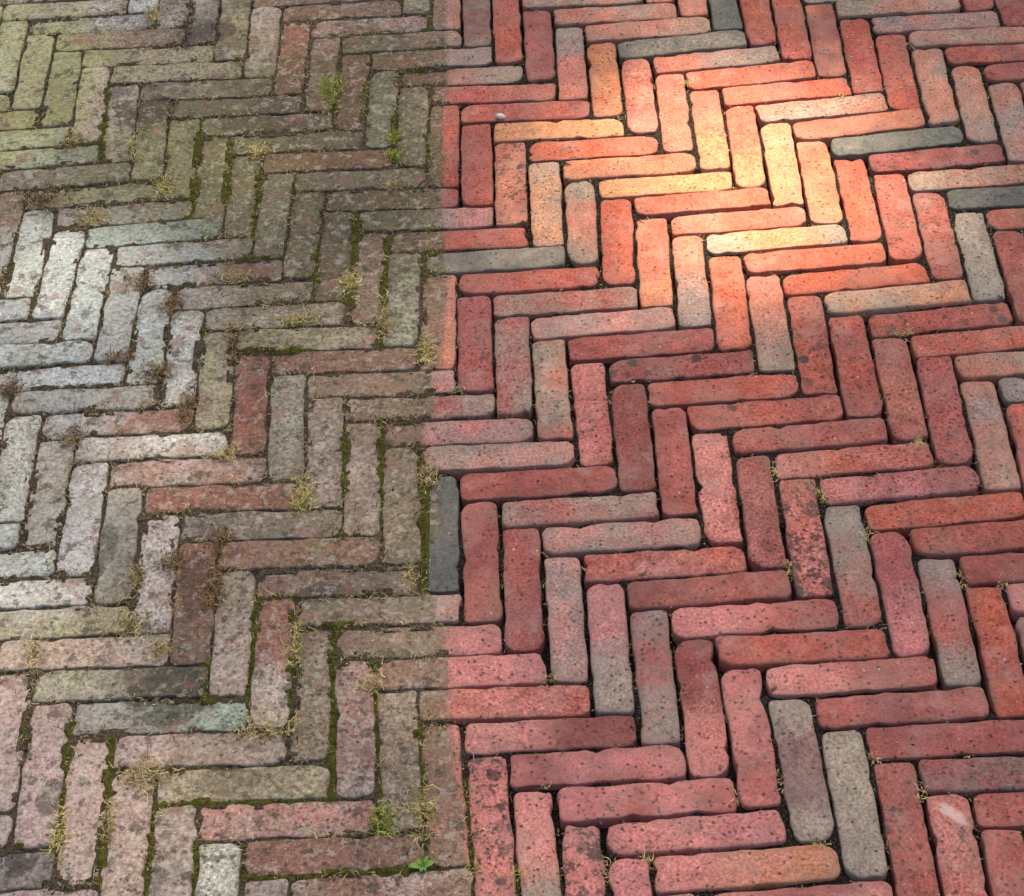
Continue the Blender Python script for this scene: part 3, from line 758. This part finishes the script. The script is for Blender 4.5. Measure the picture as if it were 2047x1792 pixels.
TUFTS = [
 (305,32,14,26,'y','pale yellow tuft at the top edge, between dark slate bricks, left of centre'),
 (660,185,24,46,'g','largest bright green leafy tuft, standing over red-brown bricks near the top'),
 (590,158,10,8,'s','small straw wisp just left of the large bright green tuft'),
 (328,376,22,26,'y','yellowish tuft beside the pale olive upright bricks, upper left'),
 (515,306,22,18,'y','yellow-green tuft at the left end of the dirty red brick'),
 (268,298,12,30,'y','narrow yellow-green tuft in an upright joint, upper left'),
 (142,280,16,26,'s','pale dry tuft at the end of the green-grey bricks, left'),
 (92,402,50,16,'b','wide tan tangle over dark bricks near the left edge, upper part'),
 (185,438,38,20,'s','straw tangle over the pale green brick, right of the wide tan tangle'),
 (278,566,32,22,'b','thick reddish brown dead tuft between mauve bricks, left'),
 (465,556,34,12,'s','loose pale straw lying along a flat joint, centre left'),
 (790,278,15,16,'g','small yellow-green star-shaped tuft, upper one of two, above the dirty red brick'),
 (790,314,16,15,'g','small yellow-green star-shaped tuft on the right end of the dirty red brick'),
 (782,374,12,8,'s','tiny whitish forked sprout right above the brown brick crossing the cleaned edge'),
 (700,572,20,34,'y','long yellow-green tuft in an upright joint left of the olive upright brick'),
 (345,612,24,28,'b','tan tuft between the pale greenish upright bricks, left'),
 (595,642,44,12,'y','yellow strands spread along a flat joint, centre left'),
 (468,690,16,34,'b','tan tuft in the upright joint by the yellow-stained brick end'),
 (312,748,36,20,'b','large brown dead tuft at the foot of the pale greenish upright bricks'),
 (22,776,24,24,'b','brown tuft at the left edge below the whitest flat brick'),
 (235,716,26,12,'b','reddish brown litter tuft above the right end of the whitest flat brick'),
 (374,815,16,32,'b','brown tuft at the right end of the brick with a red patch'),
 (150,876,22,18,'b','tan tuft at the left end of the pale pinkish flat brick'),
 (455,908,22,14,'s','straw tuft at the right end of the pale pinkish flat brick'),
 (603,995,22,34,'y','yellow-orange tuft at the right end of the dark red dirty brick'),
 (440,1088,26,28,'b','tan tuft on the left end of the slate flat brick, centre left'),
 (345,1125,26,20,'b','tan tuft over the pale pinkish upright brick, left'),
 (430,1165,22,30,'b','brown tuft directly below the tan tuft on the slate brick'),
 (272,1160,16,18,'s','small tan tuft beside the dark streaked upright brick, left'),
 (850,702,18,28,'y','yellow-green strands beside the cleaned edge, at the end of an orange-patched brick'),
 (768,640,10,50,'s','thin line of pale strands in the upright joint left of the olive upright brick'),
 (856,950,18,30,'s','pale straw fan at the top of the dark grey upright brick'),
 (820,1152,10,18,'s','pale wispy blade at the lower left of the dark grey upright brick'),
 (268,1250,28,24,'s','dry straw tuft at the right end of the taupe flat brick, lower left'),
 (425,1205,18,20,'b','brown tuft in the upright joint right of the dark red-brown brick'),
 (322,1300,22,14,'s','dry tuft at the right end of the pinkish flat brick, lower left'),
 (68,1308,14,26,'s','pale tuft crossing the pinkish flat brick at the left edge'),
 (530,1456,52,22,'s','large straw spread at the right end of the teal stained brick'),
 (292,1548,44,24,'s','large straw spread above the taupe flat brick, lower left'),
 (590,1282,12,44,'y','straw line in the mossy upright joint, centre of the uncleaned side'),
 (216,1650,12,32,'s','pale straw line in the upright joint of the mauve bricks, lower left'),
 (118,1672,12,36,'y','yellow-green tuft line in the leftmost mossy joint, lower left'),
 (770,1642,24,26,'g','green grassy tuft below the reddish upright brick, bottom centre'),
 (842,1625,20,36,'y','pale grass fan between the two brown upright bricks, bottom centre'),
 (945,1738,18,26,'g','green grassy tuft at the foot of the cleaned edge'),
 (1038,1752,16,32,'g','green grassy tuft at the bottom edge between pink and peach upright bricks'),
 (742,1372,24,14,'s','wispy straw at the left end of the half-cleaned brick, lower centre'),
 (885,1232,22,10,'s','wispy straw at the cleaned edge above the dark green-grey brick'),
 (1092,1356,18,14,'s','bent straw at the right end of the half-cleaned pink brick'),
 (1090,1566,10,14,'s','small straw sprig above the peach upright brick, bottom centre'),
 (1682,192,16,9,'y','small yellow straw sprig on the orange brick, upper right'),
 (1820,92,10,12,'s','small straw sprig above the taupe upright brick, upper right'),
 (1636,982,22,26,'y','yellow straw tuft beside the brick with big black spots'),
 (1552,945,6,26,'y','thin yellow-green line of sprigs left of the brick with big black spots'),
 (1836,884,18,10,'y','yellow sprig at the foot of a red upright brick, right'),
 (1732,1068,10,22,'y','yellow-green tuft at the top of a red upright brick, right'),
 (1922,1162,12,22,'s','pale tuft at the top of the pinkish grey upright brick, right'),
 (2010,1164,16,16,'s','pale tuft at the right edge, mid height'),
 (1578,1136,8,20,'y','greenish sprig at the lower left of the brick with big black spots'),
 (1750,1514,16,13,'s','pale sprig at the top right of the grey upright brick, lower right'),
 (1476,1600,9,18,'s','pale sprig at the end of the pale pink flat brick, lower right'),
 (1558,1562,6,20,'s','thin straw in the upright joint left of the purple-grey brick, lower right'),
 (1642,1686,20,5,'y','straw line at the foot of the purple-grey brick, lower right'),
 (916,780,16,12,'s','fine straw wisp at the foot of the first red upright brick by the cleaned edge'),
 (1216,1742,8,26,'s','pale curly straw left of the pink brick at the bottom edge'),
 (1296,1722,12,14,'y','yellow sprig left of the palest flat brick at the bottom edge'),
 (1808,666,18,8,'y','tan sprig under the spotted orange flat brick, right'),
 (1372,166,10,12,'y','yellow sprig at the left end of an orange brick above the sunlit patch'),
 (1508,395,18,8,'y','yellow sunlit sprig in the middle of the sunlit patch'),
 (1938,1500,8,10,'s','tiny sprig above the slate-patched red brick, lower right'),
 (1842,1584,10,12,'s','small pale sprig at the top of the red brick with a white scrape'),
]
for a in TUFTS:
    tuft(*a)

# seedling with round leaves
c = at(846, 1733)
seed = bpy.data.objects.new('seedling', None); seed.location = (c[0], c[1], 0.0); COL.objects.link(seed)
seed['label'] = 'small bright green seedling with round leaves at bottom centre'; seed['category'] = 'seedling'
def leaf(ang, ln, wd, up):
    V, F = [], []
    N = 6
    for s in range(N + 1):
        f = s / N
        w_ = wd * math.sin(min(1, f * 1.05 + .08) * math.pi * 0.93) ** 0.7 if f < 1 else wd * 0.12
        if f < 0.3: w_ = wd * (0.14 + f * 1.1)
        x = ln * f; z = up * math.sin(f * 1.9) * ln
        V += [(x, -w_ / 2, z + 0.0012), (x, 0, z), (x, w_ / 2, z + 0.0012)]
    for s in range(N):
        b = 3 * s
        F += [(b, b + 3, b + 4, b + 1), (b + 1, b + 4, b + 5, b + 2)]
    me = mesh('leaf', V, F, MAT_LEAF)
    fcol(me, 'col', np.tile([*lin(140, 186, 96), 1], (len(V), 1)))
    return add('leaf', me, seed, (0, 0, 0.001), (0, 0, ang))
for ang, ln, wd, up in ((3.3, .017, .009, .25), (0.1, .015, .009, .3), (-1.2, .009, .006, .2), (2.3, .011, .006, .4), (4.4, .010, .006, .2), (0.9, .012, .005, .6)):
    leaf(ang, ln, wd, up)
blade_me = blades([((0, 0, 0), lin(150, 190, 90), .03, .0012, a, .8) for a in (1.6, 2.2, 2.8)], None, 0, 0, .1, .05, 'stalk', MAT_PLANT, 4)
add('stalk', blade_me, seed)

# white chip of stone lying in a joint
c = at(1001, 236)
V, F = [], []
for a in range(5):
    th = (a / 4 - .5) * math.pi
    for b in range(9):
        ph = b / 9 * 6.283
        r_ = 1 + 0.3 * (noise.noise((math.cos(ph) * 1.3, math.sin(ph) * 1.3, th)))
        V.append((.009 * r_ * math.cos(th) * math.cos(ph), .0055 * r_ * math.cos(th) * math.sin(ph), .0045 * math.sin(th)))
for a in range(4):
    for b in range(9):
        F.append((a * 9 + b, a * 9 + (b + 1) % 9, a * 9 + 9 + (b + 1) % 9, a * 9 + 9 + b))
peb = add('stone_chip', mesh('stone_chip', V, F, MAT_PEBBLE, False), None, (c[0], c[1], .003), (0, 0, -.4))
peb['label'] = 'white stone chip on the red brick right of the cleaned edge'; peb['category'] = 'stone'

# ---------------------------------------------------------------- an unseen tree added to shade the paving, its crown gap shaping the sun patch
H = 12.5
mid = Vector((0.3, -0.3, 0)) + SUN * (H / SUN.z)
tree = bpy.data.objects.new('added_shade_tree', None)
trunk_xy = (mid.x + 1.2, mid.y + 1.0)
tree.location = (trunk_xy[0], trunk_xy[1], -0.09); COL.objects.link(tree)
tree['label'] = 'added tall tree out of view, its crown shaped to shade the paving around one sun patch'; tree['category'] = 'tree'
base = Vector(tree.location)

def limb(pts, rads, name, parent):
    V, F = [], []
    N = 10
    for p, r_ in zip(pts, rads):
        for k in range(N):
            a = k / N * 6.283
            V.append((p[0] + r_ * math.cos(a), p[1] + r_ * math.sin(a), p[2]))
    for s in range(len(pts) - 1):
        for k in range(N):
            F.append((s * N + k, s * N + (k + 1) % N, (s + 1) * N + (k + 1) % N, (s + 1) * N + k))
    return add(name, mesh(name, V, F, MAT_BARK), parent)
limb([(0, 0, -.2), (.03, 0, 1), (.0, .05, 4), (-.1, 0, 8), (-.3, -.3, 12), (-.5, -.5, 14)], [.42, .32, .27, .2, .1, .03], 'trunk', tree)
for k in range(9):
    a = k * 2.4; z = 7.5 + k * 0.55
    e = (math.cos(a) * 2.6, math.sin(a) * 2.6, z + 1.8)
    limb([(-.08, 0, z), (e[0] * .5, e[1] * .5, z + 0.8), e], [.09, .06, .015], 'branch', tree)

GAP = np.array([0.60, 0.06])       # where the gap's light falls
OD = 3.6
LV, LF = [], []
def leaf_card(p, s):
    b = len(LV)
    n_ = Vector(rng.normal(0, 1, 3)); n_ = (n_ * 0.5 + SUN * 0.9).normalized()
    t_ = n_.orthogonal().normalized()
    t_.rotate(Matrix.Rotation(rng.uniform(0, 6.28), 3, n_))
    q_ = n_.cross(t_)
    for f, w_ in ((-.5, .05), (-.15, .36), (.2, .30), (.5, .02)):
        LV.append(p + t_ * f * s - q_ * w_ * s); LV.append(p + t_ * f * s + q_ * w_ * s)
    for m in range(3):
        LF.append((b + 2 * m, b + 2 * m + 1, b + 2 * m + 3, b + 2 * m + 2))
made = 0
for _ in range(200000):
    if made >= 30000: break
    d = Vector(rng.uniform(-1, 1, 3))
    if d.length > 1: continue
    p = mid + Vector((d.x * 3.6, d.y * 3.6, d.z * 2.6))
    g = p - SUN * (p.z / SUN.z)                     # where this leaf's shadow falls
    r2 = ((g.x - GAP[0]) / 0.20) ** 2 + ((g.y - GAP[1]) / 0.18) ** 2
    near = (abs(g.x - .3) < 1.3 and abs(g.y + .3) < 1.5)
    keep = min(1.0, 0.5 * r2 / OD) if near else 1.0  # leaves thinned out to shape the sun patch on the paving
    if rng.random() > keep: continue
    if near:
        leaf_card(p - base, rng.uniform(0.05, 0.08)); leaf_card(p - base + Vector(rng.normal(0, .05, 3)), rng.uniform(0.05, 0.08))
        leaf_card(p - base + Vector(rng.normal(0, .05, 3)), rng.uniform(0.05, 0.08))
        made += 3
    else:
        leaf_card(p - base, rng.uniform(0.12, 0.17)); made += 1
add('crown', mesh('crown', LV, LF, MAT_CROWN), tree)
